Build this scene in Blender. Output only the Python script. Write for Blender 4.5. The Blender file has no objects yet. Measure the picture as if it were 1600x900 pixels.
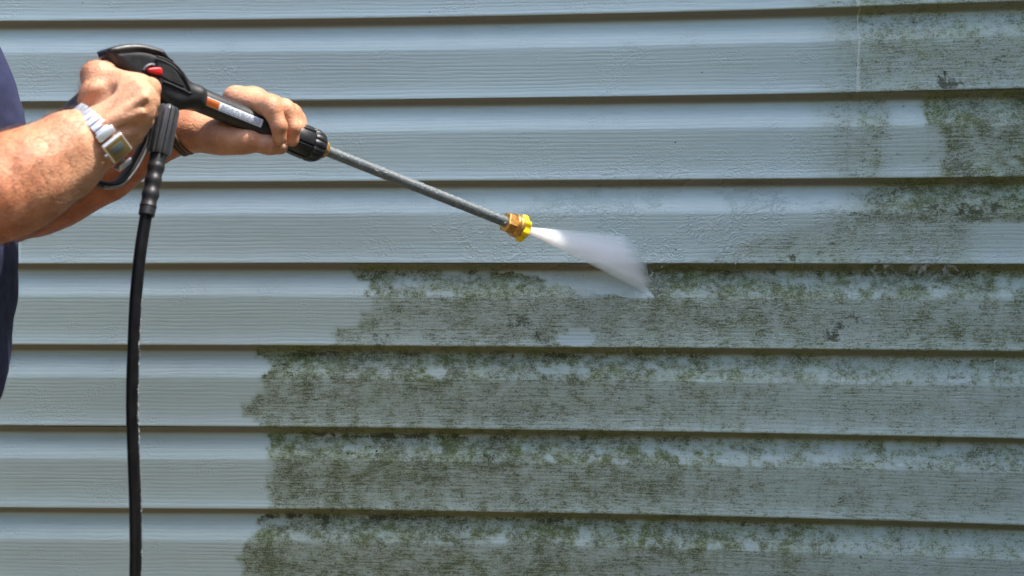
import bpy, bmesh, math, random
import numpy as np
from mathutils import Vector, Matrix

random.seed(7); np.random.seed(7)
SC = bpy.context.scene
COL = SC.collection

# ------------------------------------------------------------------ camera
F = 2372.0            # focal length in photo pixels (1600 wide)
D = 2.40              # camera to wall (left part)
H = 1.08              # eye height
HZ = 411.0            # photo row of the horizon
cam_d = bpy.data.cameras.new('camera'); cam = bpy.data.objects.new('camera', cam_d); COL.objects.link(cam)
cam.location = (0, -D, H); cam.rotation_euler = (math.radians(90), 0, 0)
cam_d.sensor_width = 36.0; cam_d.lens = F/1600*36.0; cam_d.shift_y = -(450-HZ)/1600
cam_d.clip_start = 0.02; cam_d.clip_end = 2000
cam_d.dof.use_dof = True; cam_d.dof.focus_distance = 2.28; cam_d.dof.aperture_fstop = 5.0
SC.camera = cam
# ------------------------------------------------------------------ sky and sun
SUN = Vector((0.42, -0.115, 0.89)).normalized()
w = bpy.data.worlds.new('World'); SC.world = w; w.use_nodes = True
nt = w.node_tree; nt.nodes.clear()
sky = nt.nodes.new('ShaderNodeTexSky'); sky.sky_type = 'NISHITA'; sky.sun_disc = False
sky.sun_elevation = math.asin(SUN.z); sky.sun_rotation = math.atan2(SUN.x, SUN.y)
sky.air_density = 1.0; sky.dust_density = 2.0; sky.ozone_density = 1.0
bg = nt.nodes.new('ShaderNodeBackground'); bg.inputs[1].default_value = 0.15
wo = nt.nodes.new('ShaderNodeOutputWorld')
nt.links.new(sky.outputs[0], bg.inputs[0]); nt.links.new(bg.outputs[0], wo.inputs[0])
sl = bpy.data.lights.new('sun', 'SUN'); sl.energy = 2.0; sl.angle = math.radians(0.53); sl.color = (1.0, 0.945, 0.86)
so = bpy.data.objects.new('sun', sl); COL.objects.link(so); so.location = (2, -2, 6)
so.rotation_euler = SUN.to_track_quat('Z', 'Y').to_euler()
SC.view_settings.view_transform = 'Standard'; SC.view_settings.look = 'None'
SC.view_settings.exposure = 1.95; SC.view_settings.gamma = 1.0
SC.cycles.volume_bounces = 10; SC.cycles.max_bounces = 12; SC.cycles.transparent_max_bounces = 16
SC.cycles.volume_step_rate = 1.0

# ------------------------------------------------------------------ helpers
def P(x, y, d):
    """photo pixel at a distance d (metres) in front of the plane Y=0"""
    k = (D-d)/F
    return Vector(((x-800)*k, -d, H-(y-HZ)*k))
def R(r, d): return r*(D-d)/F

def link(o, parent=None):
    COL.objects.link(o)
    if parent is not None: o.parent = parent
    return o
def tag(o, label=None, cat=None, group=None, kind=None):
    for k, v in (('label', label), ('category', cat), ('group', group), ('kind', kind)):
        if v: o[k] = v
    return o
def empty(name, loc=(0, 0, 0)):
    o = bpy.data.objects.new(name, None); o.empty_display_size = 0.05
    COL.objects.link(o); o.location = loc
    return o
def adopt(o, parent):
    o.parent = parent
    o.matrix_parent_inverse = Matrix.Translation(parent.location).inverted() if parent.type == 'EMPTY' else parent.matrix_world.inverted()
    return o
def mesh_np(name, V, Fq, mat=None, parent=None, smooth=True):
    """fast mesh from numpy verts and equal-sized faces"""
    V = np.asarray(V, dtype=np.float32); Fq = np.asarray(Fq, dtype=np.int32)
    me = bpy.data.meshes.new(name)
    n = Fq.shape[1]
    me.vertices.add(len(V)); me.vertices.foreach_set('co', V.ravel())
    me.loops.add(Fq.size); me.loops.foreach_set('vertex_index', Fq.ravel())
    me.polygons.add(len(Fq))
    me.polygons.foreach_set('loop_start', np.arange(0, Fq.size, n, dtype=np.int32))
    me.polygons.foreach_set('loop_total', np.full(len(Fq), n, dtype=np.int32))
    me.polygons.foreach_set('use_smooth', np.full(len(Fq), smooth, dtype=bool))
    me.update(calc_edges=True); me.validate()
    if mat: me.materials.append(mat)
    o = bpy.data.objects.new(name, me); COL.objects.link(o)
    if parent is not None: adopt(o, parent)
    return o
def mesh_py(name, V, Fc, mat=None, parent=None, smooth=False):
    me = bpy.data.meshes.new(name); me.from_pydata([tuple(v) for v in V], [], Fc); me.update()
    if smooth:
        for p in me.polygons: p.use_smooth = True
    if mat: me.materials.append(mat)
    o = bpy.data.objects.new(name, me); COL.objects.link(o)
    if parent is not None: adopt(o, parent)
    return o
def smooth_angle(o, deg=40):
    me = o.data
    bm = bmesh.new(); bm.from_mesh(me)
    bmesh.ops.recalc_face_normals(bm, faces=bm.faces)
    for f in bm.faces: f.smooth = True
    for e in bm.edges:
        if len(e.link_faces) == 2 and e.calc_face_angle(0) > math.radians(deg): e.smooth = False
    bm.to_mesh(me); bm.free()
    return o
def frame(ax, hint=(0, 0, 1)):
    ax = Vector(ax).normalized(); u = Vector(hint); u = (u-ax*u.dot(ax))
    if u.length < 1e-5: u = Vector((1, 0, 0)); u = u-ax*u.dot(ax)
    u.normalize(); return ax, u, ax.cross(u)
def lathe(name, p0, p1, prof, mat, parent, seg=48, mod=None, sharp=40):
    """prof: (t 0..1 along p0->p1 or beyond, radius m). mod(t, ang) -> radius factor"""
    ax, u, v = frame(p1-p0); L = p1-p0
    V = []; Fc = []
    for (t, r) in prof:
        c = p0+L*t
        for j in range(seg):
            a = 2*math.pi*j/seg; rr = r*(mod(t, a) if mod else 1)
            V.append(c+u*math.cos(a)*rr+v*math.sin(a)*rr)
    n = len(prof)
    for i in range(n-1):
        for j in range(seg):
            a, b = i*seg+j, i*seg+(j+1) % seg
            Fc.append((a, b, b+seg, a+seg))
    Fc.append(tuple(range(seg))[::-1]); Fc.append(tuple((n-1)*seg+j for j in range(seg)))
    return smooth_angle(mesh_py(name, V, Fc, mat, parent), sharp)
def catmull(pts, n=10):
    pts = [Vector(p) for p in pts]; q = [pts[0]*2-pts[1]]+pts+[pts[-1]*2-pts[-2]]; out = []
    for i in range(1, len(q)-2):
        for k in range(n):
            t = k/n; a, b, c, d = q[i-1], q[i], q[i+1], q[i+2]
            out.append(0.5*((2*b)+(c-a)*t+(2*a-5*b+4*c-d)*t*t+(3*b-a-3*c+d)*t**3))
    out.append(pts[-1]); return out
def sweep(name, pts, rfun, mat, parent=None, seg=20, hint=(0, -1, 0), sx=1.0, sy=1.0, power=1.0):
    V = []; Fc = []; n = len(pts)
    for i, p in enumerate(pts):
        ax = (pts[min(i+1, n-1)]-pts[max(i-1, 0)])
        ax, u, v = frame(ax, hint); r = rfun(i/(n-1)) if callable(rfun) else rfun
        for j in range(seg):
            a = 2*math.pi*j/seg; c, s = math.cos(a), math.sin(a)
            c = math.copysign(abs(c)**power, c); s = math.copysign(abs(s)**power, s)
            V.append(p+u*c*r*sx+v*s*r*sy)
    for i in range(n-1):
        for j in range(seg):
            a, b = i*seg+j, i*seg+(j+1) % seg
            Fc.append((a, b, b+seg, a+seg))
    Fc.append(tuple(range(seg))[::-1]); Fc.append(tuple((n-1)*seg+j for j in range(seg)))
    return smooth_angle(mesh_py(name, V, Fc, mat, parent), 50)
def boxm(name, c, ax, ay, az, mat, parent=None, bev=0.0, segs=2):
    """box with centre c and half-axis vectors"""
    V = []
    for sx in (-1, 1):
        for sy in (-1, 1):
            for sz in (-1, 1): V.append(Vector(c)+Vector(ax)*sx+Vector(ay)*sy+Vector(az)*sz)
    Fc = [(0, 1, 3, 2), (4, 6, 7, 5), (0, 4, 5, 1), (2, 3, 7, 6), (0, 2, 6, 4), (1, 5, 7, 3)]
    o = mesh_py(name, V, Fc, mat, parent)
    bm = bmesh.new(); bm.from_mesh(o.data); bmesh.ops.recalc_face_normals(bm, faces=bm.faces)
    if bev:
        bmesh.ops.bevel(bm, geom=list(bm.edges), offset=bev, segments=segs, affect='EDGES', profile=0.6)
        for f in bm.faces: f.smooth = True
    bm.to_mesh(o.data); bm.free()
    return o

# ---- value noise in numpy
def _hash(i, j, s):
    n = (i*374761393+j*668265263+s*974634777) & 0xffffffff
    n = ((n ^ (n >> 13))*1274126177) & 0xffffffff
    return ((n ^ (n >> 16)) & 0xffff)/65535.0
def vnoise(x, y, s=0):
    xi = np.floor(x).astype(np.int64); yi = np.floor(y).astype(np.int64)
    fx = x-xi; fy = y-yi; fx = fx*fx*(3-2*fx); fy = fy*fy*(3-2*fy)
    a = _hash(xi, yi, s); b = _hash(xi+1, yi, s); c = _hash(xi, yi+1, s); d = _hash(xi+1, yi+1, s)
    return (a*(1-fx)+b*fx)*(1-fy)+(c*(1-fx)+d*fx)*fy
def fbm(x, y, s=0, o=4):
    v = 0; a = 0.5; t = 0
    for k in range(o):
        v = v+a*vnoise(x*2**k, y*2**k, s+k*17); t += a; a *= 0.55
    return v/t
def sstep(a, b, x):
    t = np.clip((x-a)/(b-a), 0, 1); return t*t*(3-2*t)

# ---- signed distance sculpting
class Field:
    def __init__(s, lo, hi, h):
        s.lo = np.array(lo, float); s.h = h
        s.n = np.ceil((np.array(hi)-s.lo)/h).astype(int)+1
        s.d = np.full(tuple(s.n), 0.2, np.float32)
    def _blk(s, lo, hi):
        i0 = np.maximum(np.floor((lo-s.lo)/s.h).astype(int), 0); i1 = np.minimum(np.ceil((hi-s.lo)/s.h).astype(int)+1, s.n)
        if np.any(i1 <= i0): return None
        g = [s.lo[a]+np.arange(i0[a], i1[a])*s.h for a in range(3)]
        return tuple(slice(i0[a], i1[a]) for a in range(3)), g[0][:, None, None], g[1][None, :, None], g[2][None, None, :]
    def cone(s, a, ra, b, rb, k=0.006, sq=None, cut=False):
        a = np.array(a, float); b = np.array(b, float); rm = max(ra, rb)*(1 if sq is None else max(1, sq[1]))+k+3*s.h
        r = s._blk(np.minimum(a, b)-rm, np.maximum(a, b)+rm)
        if r is None: return
        sl, X, Y, Z = r; ba = b-a; L2 = max(ba@ba, 1e-12)
        px, py, pz = X-a[0], Y-a[1], Z-a[2]
        t = np.clip((px*ba[0]+py*ba[1]+pz*ba[2])/L2, 0, 1)
        qx, qy, qz = px-t*ba[0], py-t*ba[1], pz-t*ba[2]
        if sq is not None:                      # stretch by sq[1] along unit axis sq[0]
            n = np.array(sq[0], float); n /= np.linalg.norm(n); m = (qx*n[0]+qy*n[1]+qz*n[2])*(1/sq[1]-1)
            qx = qx+m*n[0]; qy = qy+m*n[1]; qz = qz+m*n[2]
        d = np.sqrt(qx*qx+qy*qy+qz*qz)-(ra+t*(rb-ra))
        s.merge(sl, d.astype(np.float32), k, cut)
    def merge(s, sl, d, k, cut=False):
        o = s.d[sl]
        if cut:
            h = np.clip(0.5-0.5*(o+d)/k, 0, 1); s.d[sl] = o+(-d-o)*h+k*h*(1-h)
        else:
            h = np.clip(0.5+0.5*(o-d)/k, 0, 1); s.d[sl] = o+(d-o)*h-k*h*(1-h)
    def mesh(s):
        d = s.d; ins = d < 0
        c = [ins[i:i-1 or None, j:j-1 or None, k:k-1 or None] for i in (0, 1) for j in (0, 1) for k in (0, 1)]
        cnt = sum(x.astype(np.int8) for x in c); act = (cnt > 0) & (cnt < 8)
        I = np.argwhere(act); idx = np.full(act.shape, -1, np.int32); idx[act] = np.arange(len(I))
        cv = {}
        for i in (0, 1):
            for j in (0, 1):
                for k in (0, 1): cv[(i, j, k)] = d[I[:, 0]+i, I[:, 1]+j, I[:, 2]+k]
        acc = np.zeros((len(I), 3)); num = np.zeros(len(I))
        for ax in range(3):
            for p in (0, 1):
                for q in (0, 1):
                    a = [p, q]; a.insert(ax, 0); b = list(a); b[ax] = 1
                    da, db = cv[tuple(a)], cv[tuple(b)]; m = (da < 0) != (db < 0)
                    t = np.where(m, da/np.where(m, da-db, 1), 0)
                    pos = np.tile(np.array(a, float), (len(I), 1)); pos[:, ax] = t
                    acc += pos*m[:, None]; num += m
        V = s.lo+(I+acc/num[:, None])*s.h
        Q = []
        for ax in range(3):
            o1, o2 = (ax+1) % 3, (ax+2) % 3
            A = np.take(ins, range(0, ins.shape[ax]-1), ax); B = np.take(ins, range(1, ins.shape[ax]), ax)
            E = np.argwhere(A != B); E = E[(E[:, o1] > 0) & (E[:, o2] > 0) & (E[:, o1] < ins.shape[o1]-1) & (E[:, o2] < ins.shape[o2]-1)]
            def cell(u, v):
                e = E.copy(); e[:, o1] -= u; e[:, o2] -= v
                return idx[e[:, 0], e[:, 1], e[:, 2]]
            q = np.stack([cell(1, 1), cell(0, 1), cell(0, 0), cell(1, 0)], 1)
            fl = ~A[E[:, 0], E[:, 1], E[:, 2]]
            q[fl] = q[fl][:, ::-1]; Q.append(q)
        return V, np.concatenate(Q)

# ------------------------------------------------------------------ materials
def mat_new(name):
    m = bpy.data.materials.new(name); m.use_nodes = True
    n = m.node_tree; b = n.nodes['Principled BSDF']; return m, n, b
def N(n, t, **kw):
    x = n.nodes.new('ShaderNode'+t)
    for k, v in kw.items(): setattr(x, k, v)
    return x
def val(n, sock, v):
    if hasattr(v, 'is_linked') or isinstance(v, bpy.types.NodeSocket): n.links.new(v, sock)
    else: sock.default_value = v
def math_(n, op, a, b=0.0, c=None, clamp=False):
    x = N(n, 'Math', operation=op, use_clamp=clamp); val(n, x.inputs[0], a); val(n, x.inputs[1], b)
    if c is not None: val(n, x.inputs[2], c)
    return x.outputs[0]
def mixc(n, f, a, b, mode='MIX'):
    x = N(n, 'Mix', data_type='RGBA', blend_type=mode); x.clamp_factor = True
    val(n, x.inputs[0], f); val(n, x.inputs[6], a); val(n, x.inputs[7], b); return x.outputs[2]
def pos_scaled(n, sc):
    g = N(n, 'NewGeometry'); m = N(n, 'VectorMath', operation='MULTIPLY'); n.links.new(g.outputs['Position'], m.inputs[0])
    m.inputs[1].default_value = sc; return m.outputs[0]
def noise(n, sc, scale=1.0, detail=4.0, rough=0.55, dist=0.0):
    t = N(n, 'TexNoise'); n.links.new(pos_scaled(n, sc), t.inputs['Vector'])
    t.inputs['Scale'].default_value = scale; t.inputs['Detail'].default_value = detail
    t.inputs['Roughness'].default_value = rough; t.inputs['Distortion'].default_value = dist
    return t.outputs['Fac']
def attr(n, name):
    a = N(n, 'Attribute', attribute_name=name); return a.outputs['Fac']
def rng(n, v, a, b, c=0.0, d=1.0, smooth=False):
    m = N(n, 'MapRange'); m.interpolation_type = 'SMOOTHSTEP' if smooth else 'LINEAR'
    val(n, m.inputs[0], v); val(n, m.inputs[1], a); val(n, m.inputs[2], b); val(n, m.inputs[3], c); val(n, m.inputs[4], d)
    return m.outputs[0]
def bump(n, h, strength, dist, normal=None):
    b = N(n, 'Bump'); b.inputs['Strength'].default_value = strength; b.inputs['Distance'].default_value = dist
    n.links.new(h, b.inputs['Height'])
    if normal is not None: n.links.new(normal, b.inputs['Normal'])
    return b.outputs[0]
def simple(name, col, rough=0.5, metal=0.0, var=0.12, nsc=60.0, bmp=0.0, bsc=400.0, spec=0.5):
    m, n, b = mat_new(name)
    f = noise(n, (1, 1, 1), nsc, 5)
    c2 = tuple(max(0, x*(1-var*2)) for x in col)+(1,); c1 = tuple(min(1, x*(1+var*2)) for x in col)+(1,)
    n.links.new(mixc(n, rng(n, f, 0.3, 0.7), c2, c1), b.inputs['Base Color'])
    b.inputs['Roughness'].default_value = rough; b.inputs['Metallic'].default_value = metal
    b.inputs['Specular IOR Level'].default_value = spec
    n.links.new(rng(n, noise(n, (1, 1, 1), nsc*3, 3), 0.3, 0.7, rough*0.85, min(1, rough*1.15)), b.inputs['Roughness'])
    if bmp: n.links.new(bump(n, noise(n, (1, 1, 1), bsc, 3), bmp, 0.001), b.inputs['Normal'])
    return m

def make_vinyl():
    m, n, b = mat_new('vinyl_siding')
    # embossed wood grain: long wavy lines about 6 mm apart
    wob = noise(n, (5, 5, 26), 1.0, 3)
    wob2 = noise(n, (22, 22, 120), 1.0, 2)
    sep = N(n, 'SeparateXYZ'); g = N(n, 'NewGeometry'); n.links.new(g.outputs['Position'], sep.inputs[0])
    ph = math_(n, 'MULTIPLY_ADD', sep.outputs[2], 2*math.pi/0.0060, math_(n, 'MULTIPLY_ADD', wob, 11.0, math_(n, 'MULTIPLY', wob2, 4.0)))
    s = math_(n, 'SINE', ph); ridge = math_(n, 'POWER', math_(n, 'MULTIPLY_ADD', s, 0.5, 0.5), 0.45)
    amp = rng(n, noise(n, (7, 7, 60), 1.0, 3), 0.3, 0.62, 0.15, 1.0)
    streak = noise(n, (9, 9, 420), 1.0, 4, 0.6)
    grain = math_(n, 'ADD', math_(n, 'MULTIPLY', ridge, amp), math_(n, 'MULTIPLY', streak, 0.95))
    wet = attr(n, 'wet'); rip = noise(n, (55, 55, 75), 1.0, 3, 0.5, 2.4)
    nrm = bump(n, grain, 0.34, 0.0010)
    ripw = math_(n, 'MULTIPLY', math_(n, 'ABSOLUTE', math_(n, 'SUBTRACT', rip, 0.5)), wet)
    nrm = bump(n, ripw, 0.6, 0.010, nrm)
    # base colour with slow weathering
    wv = noise(n, (1.3, 1.3, 3.0), 1.0, 4)
    base = mixc(n, rng(n, wv, 0.3, 0.7), (0.424, 0.500, 0.448, 1), (0.480, 0.562, 0.502, 1))
    base = mixc(n, math_(n, 'MULTIPLY', rng(n, noise(n, (30, 30, 200), 1.0, 3), 0.45, 0.8), 0.16), base, (0.27, 0.28, 0.26, 1))
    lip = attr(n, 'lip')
    base = mixc(n, math_(n, 'MULTIPLY', lip, 0.88), base, (0.150, 0.102, 0.038, 1))  # brown shade under each lap, painted into the colour
    # algae: film, speckle, clumps
    al = attr(n, 'algae'); cl = attr(n, 'clump'); gr = attr(n, 'green')
    fine = noise(n, (1, 1, 1.15), 380, 3, 0.66)
    mid = noise(n, (1, 1, 1.1), 105, 4, 0.6)
    big = noise(n, (1, 1, 1.2), 36, 4, 0.6)
    stk = noise(n, (60, 60, 460), 1.0, 3, 0.6)
    tex = math_(n, 'ADD', math_(n, 'MULTIPLY', fine, 0.54), math_(n, 'ADD', math_(n, 'MULTIPLY', math_(n, 'ADD', stk, math_(n, 'MULTIPLY', attr(n, 'band'), math_(n, 'SUBTRACT', mid, stk))), 0.28), math_(n, 'MULTIPLY', stk, 0.18)))
    patch = math_(n, 'MULTIPLY_ADD', rng(n, big, 0.30, 0.72), 0.70, 0.45)
    alp = math_(n, 'MULTIPLY', al, patch)
    film = math_(n, 'MULTIPLY', math_(n, 'MULTIPLY', al, rng(n, math_(n, 'ADD', math_(n, 'MULTIPLY', mid, .5), math_(n, 'MULTIPLY', big, .5)), 0.32, 0.66, 0.35, 1.1)), 1.0, clamp=True)
    lo = math_(n, 'MULTIPLY_ADD', alp, -0.21, 0.605)
    spk = rng(n, tex, lo, math_(n, 'ADD', lo, 0.135))
    spk = math_(n, 'MULTIPLY', spk, rng(n, al, 0.02, 0.25))
    lo2 = math_(n, 'MULTIPLY_ADD', cl, -0.40, 0.70)
    cm = math_(n, 'MULTIPLY', rng(n, tex, lo2, math_(n, 'ADD', lo2, 0.16)), rng(n, cl, 0.03, 0.2))
    filmc = mixc(n, gr, (0.255, 0.272, 0.185, 1), (0.228, 0.258, 0.110, 1))
    spkc = mixc(n, gr, (0.072, 0.080, 0.042, 1), (0.084, 0.102, 0.022, 1))
    col = mixc(n, film, base, filmc)
    col = mixc(n, math_(n, 'MULTIPLY', spk, 0.90), col, spkc)
    col = mixc(n, math_(n, 'MULTIPLY', cm, 0.92), col, mixc(n, gr, (0.040, 0.040, 0.014, 1), (0.048, 0.055, 0.008, 1)))
    # stray grit
    vo = N(n, 'TexVoronoi'); n.links.new(pos_scaled(n, (1, 1, 1)), vo.inputs['Vector']); vo.inputs['Scale'].default_value = 24
    vs = N(n, 'SeparateColor'); n.links.new(vo.outputs['Color'], vs.inputs[0])
    dot = math_(n, 'MULTIPLY', math_(n, 'LESS_THAN', vo.outputs['Distance'], math_(n, 'MULTIPLY', vs.outputs[1], 0.055)), math_(n, 'GREATER_THAN', vs.outputs[0], 0.86))
    col = mixc(n, dot, col, (0.02, 0.02, 0.02, 1))
    col = mixc(n, math_(n, 'MULTIPLY', attr(n, 'edge'), .45), col, (.72, .72, .64, 1))
    n.links.new(col, b.inputs['Base Color'])
    nrm = bump(n, math_(n, 'ADD', spk, math_(n, 'MULTIPLY', cm, 2.0)), 0.5, 0.0008, nrm)
    n.links.new(nrm, b.inputs['Normal'])
    rg = math_(n, 'MULTIPLY_ADD', wet, -0.18, 0.42); rg = math_(n, 'ADD', rg, math_(n, 'MULTIPLY', film, 0.35))
    n.links.new(rg, b.inputs['Roughness']); b.inputs['Specular IOR Level'].default_value = 0.5
    return m
def make_skin():
    m, n, b = mat_new('skin')
    red = attr(n, 'tan')
    a = noise(n, (1, 1, 1), 38, 5, 0.6); c = noise(n, (1, 1, 1), 140, 4, 0.6); f = noise(n, (1, 1, 1), 700, 3)
    pale = mixc(n, rng(n, a, 0.35, 0.68), (0.50, 0.240, 0.128, 1), (0.66, 0.370, 0.220, 1))
    tan = mixc(n, rng(n, a, 0.35, 0.68), (0.40, 0.108, 0.040, 1), (0.59, 0.208, 0.086, 1))
    col = mixc(n, red, pale, tan)
    col = mixc(n, math_(n, 'MULTIPLY', rng(n, c, 0.52, 0.72), 0.30), col, (0.42, 0.13, 0.075, 1))
    col = mixc(n, math_(n, 'MULTIPLY', rng(n, f, 0.56, 0.75), 0.30), col, (0.30, 0.14, 0.085, 1))
    n.links.new(col, b.inputs['Base Color'])
    b.inputs['Roughness'].default_value = 0.50; b.inputs['Specular IOR Level'].default_value = 0.38
    b.inputs['Subsurface Weight'].default_value = 0.12; b.inputs['Subsurface Radius'].default_value = (0.9, 0.35, 0.2); b.inputs['Subsurface Scale'].default_value = 0.006
    vo = N(n, 'TexVoronoi'); n.links.new(pos_scaled(n, (1, 1, 1)), vo.inputs['Vector']); vo.inputs['Scale'].default_value = 620
    nr = bump(n, vo.outputs['Distance'], 0.28, 0.0006)
    ve = N(n, 'TexVoronoi'); ve.feature = 'DISTANCE_TO_EDGE'; n.links.new(pos_scaled(n, (1, .7, 1.5)), ve.inputs['Vector']); ve.inputs['Scale'].default_value = 150
    nr = bump(n, rng(n, ve.outputs['Distance'], 0.0, 0.18), 0.22, 0.0012, nr)
    nr = bump(n, noise(n, (1, 1, 1), 95, 5, 0.65, 0.3), 0.5, 0.0028, nr)
    n.links.new(nr, b.inputs['Normal'])
    return m
M = {}
M['vinyl'] = make_vinyl(); M['skin'] = make_skin()
M['plastic'] = simple('black_plastic', (0.017, 0.0175, 0.019), 0.42, bmp=0.25, bsc=900)
M['plastic_soft'] = simple('black_rubber_grip', (0.012, 0.012, 0.0125), 0.55, bmp=0.2, bsc=700)
M['plastic_grey'] = simple('grey_guard_edge', (0.20, 0.21, 0.225), 0.42)
M['rib'] = simple('ribbed_grey_plastic', (0.050, 0.052, 0.056), 0.42)
M['red'] = simple('red_plastic', (0.52, 0.014, 0.016), 0.42, var=0.04)
M['rubber'] = simple('hose_rubber', (0.008, 0.008, 0.009), 0.36, var=0.3, bmp=0.2, bsc=300, spec=0.28)
M['brass'] = simple('brass', (0.66, 0.36, 0.10), 0.38, 0.7, 0.16, 180, 0.3, 500)
M['steel'] = simple('lance_steel', (0.165, 0.185, 0.19), 0.40, 0.35, 0.14, 260, 0.5, 800)
M['yellow'] = simple('yellow_nozzle', (0.92, 0.60, 0.010), 0.36, var=0.05)
M['silver'] = simple('watch_steel', (0.80, 0.79, 0.77), 0.32, 0.75, 0.04)
M['watch_gold'] = simple('watch_face_gold', (0.26, 0.185, 0.065), 0.35, 0.3, 0.05)
M['lcd'] = simple('watch_lcd', (0.12, 0.15, 0.135), 0.25, 0.0, 0.05)
M['cord'] = simple('leather_cord', (0.13, 0.075, 0.04), 0.5, 0, 0.25, 300, 0.5, 900)
M['shirt'] = simple('navy_cotton', (0.017, 0.023, 0.072), 0.9, 0, 0.15, 25, 0.6, 900)
M['denim'] = simple('dark_denim', (0.03, 0.04, 0.07), 0.9, 0, 0.2, 40, 0.5, 700)
M['shoe'] = simple('brown_boot_leather', (0.07, 0.04, 0.022), 0.55, 0, 0.2)
M['hair'] = simple('grey_hair', (0.16, 0.15, 0.14), 0.6, 0, 0.3, 200, 0.6, 500)
M['white'] = simple('label_white', (0.72, 0.77, 0.82), 0.4, 0, 0.02)
M['orange'] = simple('label_orange', (0.72, 0.16, 0.02), 0.4, 0, 0.03)
M['ink'] = simple('label_ink', (0.03, 0.03, 0.035), 0.5, 0, 0.02)
M['ink_grey'] = simple('label_small_print', (0.34, 0.38, 0.45), 0.5, 0, 0.02)
M['tri'] = simple('label_yellow', (0.85, 0.48, 0.02), 0.4, 0, 0.02)
M['trim'] = simple('painted_trim', (0.55, 0.56, 0.55), 0.5, 0, 0.05, 8)
M['shingle'] = simple('roof_shingle', (0.075, 0.07, 0.066), 0.95, 0, 0.25, 60, 0.8, 300)
M['concrete'] = simple('foundation_concrete', (0.24, 0.23, 0.21), 0.9, 0, 0.15, 12, 0.6, 120)
def make_ground():
    m, n, b = mat_new('dry_lawn_and_soil')
    a = noise(n, (1, 1, 1), 2.2, 6, 0.65); c = noise(n, (1, 1, 1), 60, 5)
    col = mixc(n, rng(n, a, 0.38, 0.62), (0.19, 0.14, 0.085, 1), (0.17, 0.155, 0.07, 1))
    col = mixc(n, rng(n, c, 0.3, 0.7), col, (0.24, 0.19, 0.11, 1)); n.links.new(col, b.inputs['Base Color'])
    b.inputs['Roughness'].default_value = 0.95; n.links.new(bump(n, c, 0.8, 0.02), b.inputs['Normal'])
    return m
M['ground'] = make_ground()
def make_water():
    m, n, b = mat_new('clear_water')
    b.inputs['Transmission Weight'].default_value = 1.0; b.inputs['IOR'].default_value = 1.33; b.inputs['Roughness'].default_value = 0.04
    n.links.new(bump(n, noise(n, (1, 1, 1), 90, 3), 0.4, 0.004), b.inputs['Normal'])
    return m
M['water'] = make_water()
def make_splash():
    m, n, b = mat_new('aerated_water')
    b.inputs['Base Color'].default_value = (0.78, 0.82, 0.80, 1); b.inputs['Roughness'].default_value = 0.12
    b.inputs['Transmission Weight'].default_value = 0.45; b.inputs['IOR'].default_value = 1.33
    n.links.new(rng(n, noise(n, (1, 1, .5), 160, 4), .35, .65, .03, .55), b.inputs['Alpha'])
    n.links.new(bump(n, noise(n, (1, 1, 1), 120, 3), 0.5, 0.004), b.inputs['Normal'])
    return m
M['splash'] = make_splash()

# ------------------------------------------------------------------ the house wall
def s_of(x):
    q = np.clip((x-250)/1350, 0, None); s = 1+0.078*q*q; return 0.7*s+0.3*(1+0.078*x/1600)
_px = np.linspace(-60, 1660, 400); _dep = D/s_of(_px); _X = (_px-800)/F*_dep; _Y = _dep-D
def wallY(X):
    X = np.asarray(X, float); y = np.interp(X, _X, _Y)
    y = np.where(X < _X[0], _Y[0]+(X-_X[0])*(_Y[1]-_Y[0])/(_X[1]-_X[0]), y)
    return np.where(X > _X[-1], _Y[-1]+(X-_X[-1])*(_Y[-1]-_Y[-2])/(_X[-1]-_X[-2]), y)
def wall_d(px):           # distance of the wall in front of Y=0 under a photo column
    return float(D-D/s_of(np.array([px], float))[0])
PITCH = 0.127
LIP3 = H-0.0010           # lip line at photo row 412
def lip_z(k): return LIP3-(k-3)*PITCH      # bottom lip of course k
PROF = [(0.0, 21.0), (0.4, 20.2), (2.3, 17.0), (4.5, 13.2), (6.7, 9.4), (8.6, 6.4), (10.4, 4.6), (12.5, 3.9), (15, 4.1), (20, 5.9), (25, 8.5), (30, 11.1),
        (35, 13.7), (40, 16.3), (44, 18.4), (47.5, 20.1), (49.5, 20.9), (51, 21.3), (54, 21.3), (62, 20.7), (70, 20.1), (78, 19.5), (86, 18.9),
        (94, 18.4), (102, 18.2), (110, 18.5), (117, 19.4), (122, 20.8), (125, 22.0), (126.6, 21.8), (127.0, 21.0)]
KX = [-1, 0, 1, 2, 3, 4, 5, 6, 7, 8]
def bound(k, t):
    tab = {4: [(0, 552), (.15, 556), (.28, 572), (.5, 574), (.7, 566), (.8, 530), (1, 518)],
           5: [(0, 402), (.2, 408), (.42, 416), (.6, 408), (.72, 372), (.84, 372), (1, 398)],
           6: [(0, 414), (1, 418)], 7: [(0, 420), (.3, 396), (.48, 378), (1, 372)], 8: [(0, 380), (1, 370)],
           3: [(0, 1345), (.3, 1322), (.5, 1290), (1, 1040)], 2: [(0, 1285), (1, 1290)], 1: [(0, 1296), (.5, 1292), (1, 1300)], 0: [(0, 1290), (1, 1275)]}
    tb = tab.get(k, [(0, 400), (1, 400)]) if k > 3 else tab.get(k, [(0, 1290), (1, 1290)])
    return np.interp(t, [a for a, _ in tb], [b for _, b in tb])
def blob(px, py, cx, cy, rx, ry):
    return np.clip(1-((px-cx)/(rx*1.15))**2-((py-cy)/(ry*1.15))**2, 0, 1)*(.25+.85*sstep(.36, .62, fbm(px/9, py/7, 61, 3)))
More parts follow.
